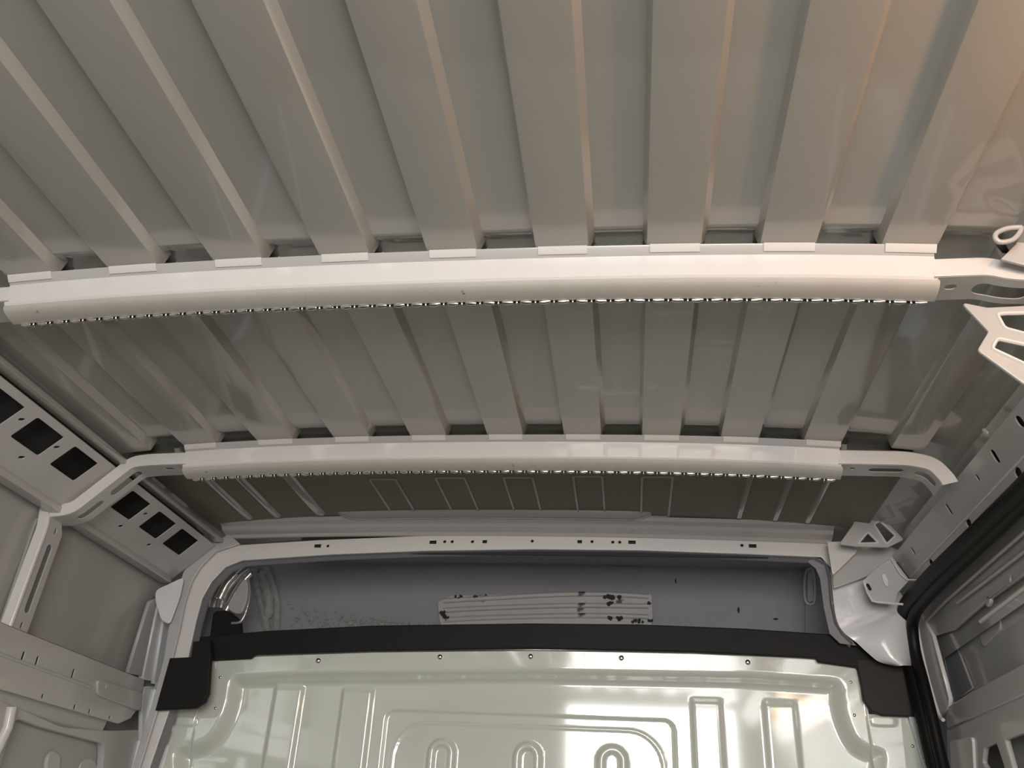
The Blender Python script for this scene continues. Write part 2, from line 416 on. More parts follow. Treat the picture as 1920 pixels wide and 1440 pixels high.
for (a0, a1) in allh: holes.append(fillet([(a0, b0), (a1, b0), (a1, b1), (a0, b1)], 0.006))
for (u, v) in ((40, 786), (40, 857), (106, 838), (273, 963), (226, 986), (279, 1021)):
    a, b = CR.px(u, v); holes.append(stadium(a, b, 0.014, 0.008, 0.5))
cr = thing('cant_rail', 'long grey metal rail with square holes along the left roof edge', 'rail', loc=(-0.91, 1.0, 1.745))
sheet('hole_plate', [(-0.96, -0.012), (2.17, -0.012), (2.17, 0.128), (-0.96, 0.128)], holes, 0.0015, lambda a, b, c: CR.map(a, b, c), PAINT, cr, bev=0.0006)
box('lower_return', (-0.985, -0.96, 1.722), (-0.955, 2.16, 1.738), PAINT, cr)
box('upper_return', (-0.862, -0.96, 1.838), (-0.835, 2.16, 1.850), ROOFM, cr)
# dark sheet added behind the square holes, painted shade of the cavity
from_py('cavity_shade_sheet', [(-0.985, -0.95, 1.775), (-0.895, -0.95, 1.865), (-0.895, 2.17, 1.865), (-0.985, 2.17, 1.775)], [(0, 1, 2, 3)], DARK, cr, solid=0.001)
# side post below bow 2
LP = YF(Y2+0.002)
sp = thing('side_post', 'white slotted upright side post below the left end of the far roof bow', 'post', loc=(-1.0, Y2, 0))
def left_post(Yp, parent):
    # rear facing edge, inner slotted face
    V = [(-1.004, Yp, 1.743), (-0.978, Yp, 1.716), (-0.974, Yp, 1.69), (-0.983, Yp, 1.44), (-1.003, Yp, 1.44), (-0.994, Yp, 1.69)]
    sheet('post_face', fillet([(v[0], v[2]) for v in V], 0.01), [], 0.004, lambda a, b, c: Vector((a, Yp+c, b)), BOWM, parent, bev=0.003)
    fr = Frame((-0.974, Yp, 0), (0, 1, 0), (0.012, 0, 0.35))
    sheet('slotted_face', [(0, 1.45), (0.055, 1.45), (0.055, 1.69), (0.04, 1.712), (0, 1.712)], [stadium(0.030, 1.585, 0.15, 0.018, math.radians(90)), stadium(0.03, 1.69, 0.014, 0.008, 1.57), stadium(0.03, 1.485, 0.014, 0.008, 1.57)], 0.0015, lambda a, b, c: Vector((-0.974-0.035*(1.70-b)+c, Yp+a, b)), PAINT, parent, bev=0.0006)
    box('post_backing', (-1.012, Yp+0.004, 1.45), (-1.006, Yp+0.056, 1.71), WALLM, parent, bev=0)
left_post(Y2, sp)
sp2 = thing('side_post', 'white upright side post below the left end of the near roof bow', 'post', loc=(-1.0, Y1, 0))
left_post(Y1, sp2)
# belt rail
BF = XFL(-0.968)
br = thing('belt_rail', 'grey pressed belt rail with slots running along the left wall', 'rail', loc=(-0.98, 1.0, 1.4))
z_t = 1.470
hb = []
for (u, v, L) in ((42, 1231, .020), (68, 1240, .020), (136, 1263, .020), (192, 1287, .010), (139, 1326, .012), (167, 1334, .012), (79, 1305, .010), (205, 1345, .010)):
    a, b = BF.px(u, v); hb.append(stadium(a, b, L*1.15, 0.0085, math.radians(90)))
sheet('rail_face', [(-0.96, 1.355), (2.10, 1.355), (2.15, 1.375), (2.17, 1.40), (2.17, z_t), (-0.96, z_t)], hb, 0.0015, lambda a, b, c: Vector((-0.968+c, a, b)), PAINT, br, bev=0.0008)
sheet('hollow_shade_sheet', [(-0.95, 1.362), (2.08, 1.362), (2.14, z_t-0.01), (-0.95, z_t-0.01)], [], 0.0005, lambda a, b, c: Vector((-0.974+c, a, b)), DARK, br)  # dark sheet added behind the slots to paint the hollow's shade
tube('pressed_bead', [(-0.967, -0.96, 1.418), (-0.967, 1.2, 1.418), (-0.967, 2.02, 1.412)], 0.004, PAINT, br, n=8, smooth=60)
V = []; F = []
pr = [(-1.018, 1.478), (-0.990, 1.474), (-0.966, 1.471), (-0.962, 1.462), (-0.962, 1.440), (-0.966, 1.434), (-0.966, 1.412), (-0.962, 1.404)]
for y in (-0.96, 0.0, 1.0, 1.6, 2.1):
    for p in pr: V.append((p[0], y, p[1]))
ln = len(pr)
for i in range(4):
    for k in range(2): F.append((i*ln+k, i*ln+k+1, (i+1)*ln+k+1, (i+1)*ln+k))
from_py('rail_top', V, F, PAINT, br, 40)
V = []; F = []
ln = 4; pr = [(-0.983, 1.362), (-0.990, 1.335), (-1.004, 1.318), (-1.03, 1.31)]
for y in (-0.96, 0.0, 1.0, 1.6, 2.08):
    for p in pr: V.append((p[0], y, p[1]))
for i in range(4):
    for k in range(3): F.append((i*ln+k, i*ln+k+1, (i+1)*ln+k+1, (i+1)*ln+k))
from_py('rail_underside', V, F, PAINT, br, 60)
a0, b0_ = BF.px(200, 1300)
sheet('end_patch', fillet([BF.px(178, 1275), BF.px(262, 1300), BF.px(256, 1332), BF.px(178, 1302)], 0.012), [stadium(*BF.px(192, 1287), .012, .006, 1.57)], 0.004, lambda a, b, c: Vector((-0.963+c, a, b)), PAINT, br, bev=0.002)
# lower framed panel under the belt rail
LF = XFL(-0.998)
lpn = thing('lower_side_panel', 'grey pressed inner panel with rounded recess under the left belt rail', 'side panel', loc=(-0.998, 1.9, 0.9))
plate('panel_frame', LF, [(-60, 1295), (30, 1330), (110, 1365), (200, 1372), (262, 1370), (262, 1480), (225, 1620), (-60, 1620)],
      [fillet(LF.pts([(22, 1343), (75, 1362), (188, 1392), (190, 1412), (180, 1500), (160, 1570), (-30, 1560), (-10, 1440)]), 0.02)], 0.012, PAINT, lpn, r=0.02, bev=0.003)
lf2 = XFL(-1.010)
plate('recess_panel', lf2, [(-60, 1330), (230, 1380), (200, 1600), (-60, 1600)], [], 0.003, WALLM, lpn, off=0.0)
plate('raised_boss', lf2, [(84, 1420), (94, 1408), (106, 1418), (96, 1520), (70, 1520)], [], 0.008, PAINT, lpn, r=0.012, off=0.003, bev=0.003)
plate('round_boss', lf2, [(146, 1436), (156, 1424), (170, 1424), (178, 1436), (172, 1500), (146, 1500)], [], 0.004, PAINT, lpn, r=0.012, off=0.002, bev=0.002)
gh = thing('grab_strut', 'short pale metal strut slanting down under the left belt rail at the picture edge', 'strut', loc=(-0.985, 1.75, 1.3))
tube('strut_body', [BFm for BFm in [XFL(-0.982).map(*XFL(-0.982).px(22, 1325)), XFL(-0.982).map(*XFL(-0.982).px(14, 1365)), XFL(-0.982).map(*XFL(-0.982).px(-8, 1410)), XFL(-0.982).map(*XFL(-0.982).px(-30, 1450))]], 0.010, BOWM, gh, n=12)
# upright strips next to the front-left pillar
st = thing('pillar_strips', 'pale upright trim strips beside the front left pillar', 'pillar trim', loc=(-0.98, 2.1, 1.4))
SF = XFL(-0.995)
plate('trim_strip', SF, [(278, 1130), (292, 1120), (262, 1266), (238, 1260)], [], 0.006, PAINT, st, bev=0.002)
plate('trim_strip', SF, [(296, 1120), (308, 1120), (282, 1276), (264, 1270)], [], 0.010, WHITEM, st, bev=0.003)
plate('trim_strip', XFL(-0.985), [(311, 1130), (322, 1140), (305, 1284), (286, 1280)], [], 0.006, WHITEM, st, bev=0.002)
plate('trim_strip', XFL(-0.985), [(268, 1290), (288, 1288), (286, 1380), (272, 1440), (262, 1440), (264, 1330)], [], 0.006, WHITEM, st, bev=0.003)
plate('trim_strip', XFL(-0.98), [(290, 1290), (302, 1270), (285, 1360), (272, 1440), (262, 1600), (250, 1600), (272, 1400)], [], 0.004, PAINT, st, bev=0.002)
tb = tag(plate('corner_tab', YF(YH-0.03), [(293, 1107), (345, 1083), (337, 1120), (318, 1171), (303, 1162), (292, 1125)], [], 0.0025, WHITEM, None, r=0.012, bev=0.001),
         'small rounded white metal tab at the head of the front left pillar', 'bracket')

# ------------------------------------------------------------------ front arch around the cab opening
FH = YF(YH)
arch = thing('front_arch', 'white painted header arch framing the opening above the partition', 'arch frame', loc=(0, YH, 1.6))
top = [(405, 1034), (440, 1024), (600, 1014), (800, 1006), (1000, 1004), (1200, 1006), (1400, 1012), (1551, 1019)]
bot = [(1556, 1062), (1540, 1044), (1400, 1038), (1200, 1031), (1000, 1029), (800, 1032), (620, 1039), (455, 1050), (423, 1063), (397, 1090), (379, 1122), (367, 1167), (352, 1237), (318, 1330), (280, 1440), (240, 1600), (215, 1600), (262, 1440), (296, 1330), (323, 1237), (337, 1180), (347, 1130), (360, 1090), (377, 1062)]
hh = []
for (u, v, a, b) in ((596, 1024, .022, .0125), (812, 1017, .022, .0125), (909, 1016, .015, .012), (1087, 1016, .015, .012), (1185, 1017, .022, .0125), (1411, 1024, .022, .0125)):
    x, z = FH.px(u, v); hh.append([(x-a/2, z-b/2), (x+a/2, z-b/2), (x+a/2, z+b/2), (x-a/2, z+b/2)])
for (u, v) in ((615, 1024), (834, 1016), (848, 1016), (886, 1016), (998, 1015), (1110, 1016), (1149, 1017), (1162, 1017), (1391, 1023)):
    x, z = FH.px(u, v); hh.append(stadium(x, z, .011, .011, n=8))
plate('arch_face', FH, top+bot, hh, 0.003, BOWM, arch, bev=0.0015)
x0_, z0_ = FH.px(560, 1023); x1_, z1_ = FH.px(1440, 1023)
box('hole_shade_sheet', (x0_, YH+0.012, zr(0.5)-0.065), (x1_, YH+0.016, zr(0)-0.02), DARK, arch, bev=0)  # added dark slab, painted shade behind the arch holes
# inner reveal (dark folded lip around the opening)
rv = [(280, 1440), (352, 1237), (367, 1167), (379, 1122), (397, 1090), (423, 1063), (455, 1051), (620, 1040), (800, 1033), (1000, 1030), (1200, 1032), (1400, 1039), (1528, 1045), (1550, 1056), (1556, 1080), (1560, 1130), (1568, 1165), (1580, 1185), (1600, 1205)]
V = []; F = []
RV = FH.pts(rv)
for (x, z) in RV:
    V += [(x, YH, z), (x, YH+0.006, z), (x*0.998, YH+0.02, z-0.001), (x*0.997, YH+0.026, z-0.004), (x*0.997, YH+0.035, z-0.004)]
for i in range(len(RV)-1):
    for j in range(4): F.append((i*5+j, i*5+j+1, i*5+6+j, i*5+5+j))
from_py('opening_lip', V, F, CABM, arch, 40, solid=0.001)
plate('side_lip', YF(YH+0.02), [(1528, 1044), (1552, 1054), (1562, 1080), (1570, 1150), (1588, 1190), (1604, 1210), (1575, 1206), (1556, 1188), (1545, 1140), (1538, 1085), (1530, 1066), (1515, 1054)], [], 0.004, CABM, arch, bev=0.001)
for (u, v) in ((1557, 1075), (1562, 1092), (1561, 1130), (1430, 1043), (1458, 1045)): lump('sealer_dab', YF(YH+0.018), u, v, 0.004, PAINT, arch, off=0.0)
# sloping strip up to the roof skin
V = []; F = []
N = 40
for i in range(N+1):
    x = -0.84+1.63*i/N; zt = FH.px(1000, 1004)[1]-0.8*(0.0221*(x/0.8)**2*0.8)
    for (y, dz) in ((YH, 0), (YH-0.006, 0.001), (YH-0.012, 0.008), (YH-0.036, 0.014), (YH-0.044, 0.022), (YH-0.062, 0.026), (YH-0.068, 0.034)): V.append((x, y, zt-0.003+dz))
for i in range(N):
    for j in range(6): F.append((i*7+j, i*7+j+1, i*7+8+j, i*7+7+j))
from_py('stepped_header_lip', V, F, PAINT, arch, 30, solid=0.001)
# left diagonal gusset between cant rail end and arch
plate('pillar_side_strip', YF(YH-0.012), [(360, 1090), (347, 1130), (337, 1180), (323, 1237), (296, 1330), (262, 1440), (215, 1600), (200, 1600), (250, 1440), (290, 1310), (309, 1236), (317, 1183), (333, 1117), (346, 1072), (392, 1022), (430, 1004), (448, 1020), (405, 1034), (377, 1062)], [], 0.003, PAINT, arch, bev=0.002)

# ------------------------------------------------------------------ cab beyond the opening
cab = thing('wall_front', kind='structure', loc=(0, 2.62, 1.2))
box('cab_overhead_panel', (-1.05, 2.60, 0.9), (1.05, 2.62, 1.93), CABM, cab, bev=0)
box('cab_roof', (-1.05, 2.30, 1.925), (1.05, 2.62, 1.94), CABM, cab, bev=0)
box('cab_side', (-1.07, 2.30, 1.0), (-1.05, 2.62, 1.94), CABM, cab, bev=0)
box('cab_side', (1.05, 2.30, 1.0), (1.07, 2.62, 1.94), CABM, cab, bev=0)
CF = YF(2.595)
ms = thing('moulded_strip', 'long ridged grey moulding glued to the grey cab panel above the partition', 'moulding', loc=CF.map(*CF.px(1020, 1145)))
plate('moulding_base', CF, [(822, 1130), (845, 1119), (1140, 1111), (1221, 1116), (1223, 1160), (1218, 1190), (835, 1190), (826, 1165)], [], 0.006, STRIPM, ms, r=0.008, off=0.003, bev=0.002)
for (va, vb, vc) in ((1124, 1116, 1120), (1142, 1137, 1138), (1160, 1156, 1158)):
    P = smooth_path([CF.map(*CF.px(u, v), 0.008) for (u, v) in ((832, va+4), (900, va), (1050, vb), (1150, vb), (1216, vc))], 5)
    tube('ridge', P, 0.008, STRIPM, ms, n=8)
def stuff_lumps(name, fr, spots, m, parent=None, off=0.006):
    bm = bmesh.new()
    for (u, v, r, sx, sz) in spots:
        c = fr.px(u, v); b2 = bmesh.ops.create_icosphere(bm, subdivisions=1, radius=r)
        for q in b2['verts']:
            k = random.uniform(0.6, 1.3); q.co = fr.map(c[0]+q.co.x*k*sx, c[1]+q.co.y*k*sz, off+q.co.z*k*0.4)
    me = bpy.data.meshes.new(name); bm.to_mesh(me); bm.free()
    return link_mesh(name, me, m, parent, 50)
sp_ = []
for (u, v, s) in ((857, 1121, 3), (865, 1122, 3), (893, 1120, 4), (911, 1120, 3), (833, 1152, 6), (838, 1160, 6), (1137, 1120, 5), (1148, 1124, 7), (1145, 1132, 7), (1160, 1120, 5), (1143, 1162, 5), (1162, 1162, 5), (1190, 1166, 4), (1202, 1166, 4), (1218, 1132, 4), (1218, 1164, 4), (1195, 1166, 4)):
    for _ in range(3): sp_.append((u+random.uniform(-4, 4), v+random.uniform(-3, 3), 0.0012*s, 1, 1))
tag(stuff_lumps('foam_crumbs', CF, sp_, DIRTM, ms, off=0.014), kind='stuff')
sp_ = []
for i in range(130):
    t = random.random(); u = 540+t*280; hgt = 40*(1-t)**1.5+8
    sp_.append((u, 1178-random.random()*hgt, random.uniform(.002, .007), random.uniform(.6, 1.5), random.uniform(.6, 1.5)))
gl = stuff_lumps('glue_residue', CF, sp_, TAPEM, None, off=0.001); tag(gl, 'patchy dark glue residue along the bottom left of the grey cab panel', 'glue residue', kind='stuff')
tp = thing('tape_bundle', 'crumpled grey tape hanging down the grey cab panel at left', 'tape', loc=CF.map(*CF.px(510, 1110)))
for (P, wdt) in (([(478, 1068), (484, 1100), (488, 1130), (500, 1165), (505, 1190)], 0.012), ([(500, 1065), (512, 1095), (522, 1130), (518, 1160), (520, 1190)], 0.011), ([(490, 1075), (500, 1100), (506, 1130), (502, 1160)], 0.016)):
    pts = smooth_path([CF.map(*CF.px(u+random.uniform(-2, 2), v), 0.006) for (u, v) in P], 4)
    tube('tape_strip', pts, [wdt*random.uniform(.7, 1.3) for _ in pts], TAPEM, tp, n=7, flat=0.5, smooth=20)
tb2 = thing('small_scuffs', 'few small dark scuff marks on the right of the grey cab panel', 'scuff mark', loc=CF.map(*CF.px(1330, 1140)))
for (u, v, a, b) in ((1267, 1090, .0012, 4), (1385, 1143, .0018, 3), (1455, 1160, .0016, .4)):
    o = stuff_lumps('scuff', CF, [(u, v, a*2, 1 if b > 1 else 3, b if b > 1 else 1)], DIRTM, tb2, off=0.0)
# folded metal duct in the left corner of the opening
fd = YF(2.36)
duct = thing('folded_duct', 'shiny folded metal duct curling in the top left corner of the cab opening', 'duct', loc=fd.map(*fd.px(430, 1110)))
for k, (r0, P) in enumerate(((0.016, [(462, 1056), (432, 1076), (408, 1105), (398, 1140)]), (0.013, [(468, 1066), (446, 1084), (424, 1112), (415, 1142)]), (0.011, [(474, 1078), (456, 1100), (438, 1130), (428, 1148)]), (0.014, [(450, 1080), (432, 1100), (418, 1128)]))):
    pts = smooth_path([fd.map(*fd.px(u, v), 0.01*k) for (u, v) in P], 6)
    tube('duct_fold', pts, r0, FOIL, duct, n=10, flat=0.7)
plate('oval_cover', fd, [(462, 1086), (470, 1100), (468, 1130), (458, 1155), (440, 1150), (432, 1135), (446, 1110)], [], 0.008, STRIPM, duct, r=0.015, off=0.02, bev=0.003)
P = smooth_path([fd.map(*fd.px(u, v), 0.022) for (u, v) in ((469, 1086), (474, 1110), (470, 1140), (458, 1168), (440, 1172))], 6)
tube('cover_rim', P, 0.004, FOIL, duct, n=8)
plate('dark_gap', fd, [(405, 1150), (430, 1148), (450, 1165), (455, 1220), (395, 1220)], [], 0.02, BLACK, duct, r=0.01, bev=0.003)
# small grommet on the right
hk = thing('loop_clip', 'slim upright oval clip at the right end of the grey cab panel', 'clip', loc=CF.map(*CF.px(1518, 1100)))
cc = [CF.map(*CF.px(u, v), 0.012) for (u, v) in ((1521, 1066), (1510, 1074), (1507, 1100), (1509, 1128), (1518, 1135), (1526, 1128), (1526, 1090), (1522, 1068))]
tube('clip_wire', smooth_path(cc, 4), 0.004, PAINT, hk, n=8)
plate('clip_pad', CF, [(1514, 1072), (1521, 1072), (1524, 1128), (1514, 1130)], [], 0.008, STRIPM, hk, r=0.006, off=0.006, bev=0.002)
plate('column_strip', CF, [(1510, 1040), (1555, 1045), (1575, 1200), (1510, 1200)], [], 0.006, CABM, cab, off=0.003)

# ------------------------------------------------------------------ partition (bulkhead)
BK = YF(YB)
bulk = thing('partition', 'pale green-grey pressed steel partition panel below the black rubber strip', 'partition', loc=(0, YB, 0.9))
topc = BK.pts([(393, 1236), (500, 1231), (700, 1224), (995, 1221), (1300, 1226), (1500, 1235), (1613, 1246)])
def topz(x):
    P = topc
    if x <= P[0][0]: return P[0][1]
    for a, b in zip(P, P[1:]):
        if x <= b[0]:
            t = (x-a[0])/(b[0]-a[0]); return a[1]*(1-t)+b[1]*t
    return P[-1][1]
inner = fillet(BK.pts([(428, 1262), (600, 1255), (995, 1251), (1400, 1258), (1585, 1270), (1590, 1335), (1615, 1392), (1668, 1402), (1650, 1640), (330, 1640), (318, 1400), (385, 1385), (418, 1330)]), 0.035, 6)
def sdf(p, poly):
    d = 1e9; inside = False; x, y = p; n = len(poly)
    for i in range(n):
        ax, ay = poly[i]; bx, by = poly[(i+1) % n]
        ex, ey = bx-ax, by-ay; wx, wy = x-ax, y-ay
        t = max(0, min(1, (wx*ex+wy*ey)/(ex*ex+ey*ey+1e-12))); qx, qy = wx-ex*t, wy-ey*t
        d = min(d, qx*qx+qy*qy)
        if (ay > y) != (by > y) and x < (bx-ax)*(y-ay)/(by-ay+1e-15)+ax: inside = not inside
    d = math.sqrt(d); return d if inside else -d
def sm(t): t = max(0, min(1, t)); return t*t*(3-2*t)
def sdbox(x, z, cx, cz, hx, hz, r):
    qx, qz = abs(x-cx)-hx+r, abs(z-cz)-hz+r
    return min(max(qx, qz), 0)+math.hypot(max(qx, 0), max(qz, 0))-r
def bx(u, v=1400): return YF(YB+0.03).px(u, v)[0]
def bz(v, u=1000): return YF(YB+0.03).px(u, v)[1]
ribs = [((bx(502)+bx(548))/2, (bx(548)-bx(502))/2), ((bx(633)+bx(683))/2, (bx(683)-bx(633))/2), ((bx(1305)+bx(1352))/2, (bx(1352)-bx(1305))/2), ((bx(1443)+bx(1494))/2, (bx(1494)-bx(1443))/2)]
fx0, fx1, fz1 = bx(714), bx(1268), bz(1338)
ax0, ax1, az1 = bx(731, 1440), bx(1246, 1440), bz(1362)
caps = [(bx(826, 1420), (bx(855)-bx(798))/2), (bx(988, 1420), (bx(1017)-bx(959))/2), (bx(1148, 1420), (bx(1180)-bx(1118))/2)]
cz1 = bz(1388)
def relief(x, z):
    s = sdf((x, z), inner)
    y = 0.032*sm(s/0.038)
    zr_top = bz(1306)
    for (c, h) in ribs:                       # raised vertical ribs
        d = max(abs(x-c)-h, 0.0); k = 1-sm((d)/0.010); top = sm((zr_top+0.014-z)/0.02)
        y -= 0.010*k*top*sm(s/0.02)
    d = sdbox(x, z, (fx0+fx1)/2, fz1-0.4, (fx1-fx0)/2, 0.4, 0.028)
    y += 0.006*(1-sm((d+0.007)/0.007))        # recessed centre panel
    d = sdbox(x, z, (ax0+ax1)/2, az1-0.4, (ax1-ax0)/2, 0.4, 0.085)
    y -= 0.0035*(1-sm((abs(d)-0.0005)/0.0045))  # bead
    for (c, h) in caps:
        d = sdbox(x, z, c, cz1-0.15, h, 0.15, h)
        y -= 0.011*(1-sm((d+0.010)/0.010)); d2 = d+0.017
        y += 0.008*(1-sm((d2+0.007)/0.007))
    # corner stiffener dimple near the side notches
    for (u, v, hu, hv) in ((349, 1352, .03, .012), (1655, 1352, .03, .012)):
        q = BK.px(u, v); d = sdbox(x, z, q[0], q[1], hu, hv, .011); y -= 0.004*(1-sm((d+0.004)/0.006))
    return y
V = []; F = []
NX, NZ = 430, 150
X0, X1, Z0 = -0.99, 0.99, 0.95
for i in range(NX+1):
    x = X0+(X1-X0)*i/NX
    tz = topz(x) if topc[0][0]-0.003 < x < topc[-1][0]+0.003 else BK.px(350, 1295)[1]
    for j in range(NZ+1):
        t = j/NZ; t = t**0.55
        z = Z0+(tz-Z0)*t; V.append((x, YB+relief(x, z)-(z-1.45)*0.022, z))
for i in range(NX):
    for j in range(NZ): F.append((i*(NZ+1)+j, (i+1)*(NZ+1)+j, (i+1)*(NZ+1)+j+1, i*(NZ+1)+j+1))
me = bpy.data.meshes.new('pressed_panel'); me.from_pydata(V, [], F); me.update()
po_ = link_mesh('pressed_panel', me, BULKM, bulk); me.shade_smooth()
box('lower_panel', (-0.99, YB+0.01, 0), (0.99, YB+0.03, 0.95), BULKM, bulk, bev=0)
# shiny folded top edge
P = smooth_path([BK.map(*BK.px(u, v), -0.002) for (u, v) in ((480, 1228), (700, 1221), (995, 1218), (1300, 1223), (1535, 1233))], 8)
tube('folded_top_edge', P, 0.005, CHROME, bulk, n=8)
def rivet(u, v, r, m=CHROME, fr=BK, parent=bulk, name='rivet'):
    c = fr.px(u, v); V = []; F = []; n = 12
    for (k, h) in ((1, 0), (0.96, .35), (0.7, .7), (0.35, .88)):
        for j in range(n): a = 2*math.pi*j/n; V.append(fr.map(c[0]+r*k*math.cos(a), c[1]+r*k*math.sin(a), r*h*0.8))
    V.append(fr.map(c[0], c[1], r*0.75))
    for q in range(3):
        for j in range(n): F.append((q*n+j, q*n+(j+1) % n, (q+1)*n+(j+1) % n, (q+1)*n+j))
    for j in range(n): F.append((3*n+j, 3*n+(j+1) % n, 4*n))
    return from_py(name, V, F, m, parent, 60)
for (u, v) in ((597, 1239), (825, 1232), (995, 1231), (1165, 1234), (1402, 1242)): rivet(u, v, 0.0075)
for (u, v) in ((413, 1270), (404, 1328), (303, 1384)): rivet(u, v, 0.004)
for (u, v) in ((1595, 1279), (1602, 1341), (1711, 1399)): rivet(u, v, 0.004)

# black rubber strip and corner pads
strip = thing('rubber_strip', 'black rubber sealing strip with corner pads along the top of the partition', 'rubber strip', loc=(0, YB, 1.62))
SF2 = YF(YB-0.012)
plate('rubber_band', SF2, [(366, 1206), (372, 1198), (500, 1186), (700, 1176), (995, 1172), (1200, 1174), (1400, 1182), (1560, 1193), (1590, 1200), (1612, 1212), (1640, 1238), (1640, 1262), (1614, 1262), (1606, 1250), (1535, 1240), (1530, 1232), (1300, 1221), (995, 1214), (700, 1219), (480, 1226), (470, 1233), (394, 1237), (392, 1250), (340, 1250), (362, 1236)], [], 0.010, BLACK, strip, bev=0.003)
plate('corner_pad', YF(YH-0.020), [(322, 1237), (362, 1235), (366, 1206), (395, 1203), (395, 1233), (391, 1300), (384, 1316), (368, 1326), (296, 1330)], [], 0.010, BLACK, strip, bev=0.003)
plate('corner_pad', SF2, [(1606, 1240), (1650, 1240), (1700, 1247), (1740, 1343), (1655, 1340), (1634, 1332), (1620, 1312), (1617, 1290)], [], 0.012, mat('lit_black_rubber', (0.026, 0.024, 0.024), 0.6, spec=0.35, noise=0.1), strip, bev=0.003)  # right pad is a lighter copy of the black, light put into its colour

# ------------------------------------------------------------------ right side
wr = thing('wall_right', kind='structure', loc=(1.08, 0, 0))
V = []; F = []
pr = [(1.04, 1.65), (1.085, 1.5), (1.10, 1.2), (1.10, 0)]
for y in (-1.00, 0, 1.2, 2.4):
    for (x, z) in pr: V.append((x, y, z))
for i in range(3):
    for k in range(3): F.append((i*4+k, i*4+k+1, i*4+5+k, i*4+4+k))
from_py('side_skin', V, F, WALLM, wr, 40, solid=0.001)
# sliding-door header rail
rail = thing('door_header_rail', 'grey perforated box rail above the right sliding door', 'rail', loc=(0.95, 1.0, 1.76))
A = Vector((0.926, 0, 1.819)); B = Vector((0.956, 0, 1.763)); Cc = Vector((0.968, 0, 1.729))
RFa = Frame(B, (0, -1, 0), (A-B)); RFb = Frame(Cc, (0, -1, 0), (B-Cc))
ha = []
for (u, v, L, Wd) in ((1867, 855, .024, .009), (1834, 895, .013, .006), (1780, 954, .022, .007), (1713, 1033, .018, .007), (1694, 1056, .010, .004), (1914, 790, .02, .012)):
    a, b = RFa.px(u, v); ha.append(stadium(a, b, L*1.2, Wd*1.5, math.radians(70)))
LA = (A-B).length; LB = (B-Cc).length
sheet('inner_face', [(-2.15, 0), (0.95, 0), (0.95, LA), (-2.15, LA)], ha, 0.0016, lambda a, b, c: RFa.map(a, b, c), PAINT, rail, bev=0.0008)
hb = []
for (u, v) in ((1910, 886), (1817, 980), (1747, 1056)):
    a, b = RFb.px(u, v); hb.append(stadium(a, b, 0.026, 0.018, 0.3))
sheet('under_face', [(-2.17, 0), (0.95, 0), (0.95, LB), (-2.17, LB)], hb, 0.0016, lambda a, b, c: RFb.map(a, b, c), PAINT, rail, bev=0.0008)
tube('folded_edge', [(B.x-0.001, -0.95, B.z), (B.x-0.001, 2.14, B.z)], 0.003, BOWM, rail, n=8)
box('top_return', (0.926, -0.95, 1.817), (0.945, 2.10, 1.820), PAINT, rail, bev=0)
for (fr0, L0) in ((RFa, LA), (RFb, LB)):
    sheet('hollow_shade_sheet', [(-2.12, 0.004), (0.95, 0.004), (0.95, L0-0.002), (-2.12, L0-0.002)], [], 0.0005, lambda a, b, c, fr0=fr0: fr0.map(a, b, c-0.005), DARK, rail)  # added dark sheets, shade inside the box rail painted behind its openings
pt = RFa.map(*RFa.px(1835, 818), 0.0); lump('weld_bump', RFa, 1848, 812, 0.008, PAINT, rail, off=0.0)
# rail end bracket
RE = YF(2.15)
fr_ = Frame((0.935, 2.1, 1.76), (0, -1, 0), (A-B))
hx, hz = RFa.px(1629, 1101)
rb = thing('rail_end_bracket', 'folded grey end bracket joining the right door rail to the front corner', 'bracket', loc=(0.93, 2.17, 1.75))
RB = YF(2.12)
plate('bracket_face', RB, [(1619, 1089), (1640, 1068), (1672, 1046), (1704, 1088), (1682, 1112), (1676, 1132), (1637, 1128)], [stadium(*RB.px(1629, 1101), .020, .010, 1.9), stadium(*RB.px(1713, 1033), .01, .01)][:1], 0.003, PAINT, rb, bev=0.001)
zb_ = RB.px(1704, 1088)[1]; UB = Frame((0, 0, zb_), (1, 0, 0), (0, 1, 0))
plate('bracket_under', UB, [(1704, 1088), (1738, 1089), (1697, 1133), (1676, 1131), (1682, 1112)], [], 0.003, PAINT, rb, bev=0.001)
plate('bracket_shade_sheet', YF(2.135), [(1622, 1092), (1640, 1080), (1650, 1120), (1638, 1124)], [], 0.002, DARK, rb)  # added dark plate, shade painted behind the bracket hole
plate('bright_oval', YF(2.114), [(1653, 1078), (1659, 1076), (1665, 1090), (1664, 1100), (1658, 1094)], [], 0.002, WHITEM, rb, r=0.003)
RB2 = YF(2.112)
tube('bright_flange', [RB2.map(*RB2.px(u, v)) for (u, v) in ((1619, 1089), (1626, 1110), (1636, 1127), (1646, 1129), (1693, 1133))], 0.0028, BOWM, rb, n=6)
tube('bright_flange', [RB2.map(*RB2.px(u, v)) for (u, v) in ((1671, 1047), (1688, 1076), (1700, 1087), (1732, 1087))], 0.0018, BOWM, rb, n=6)

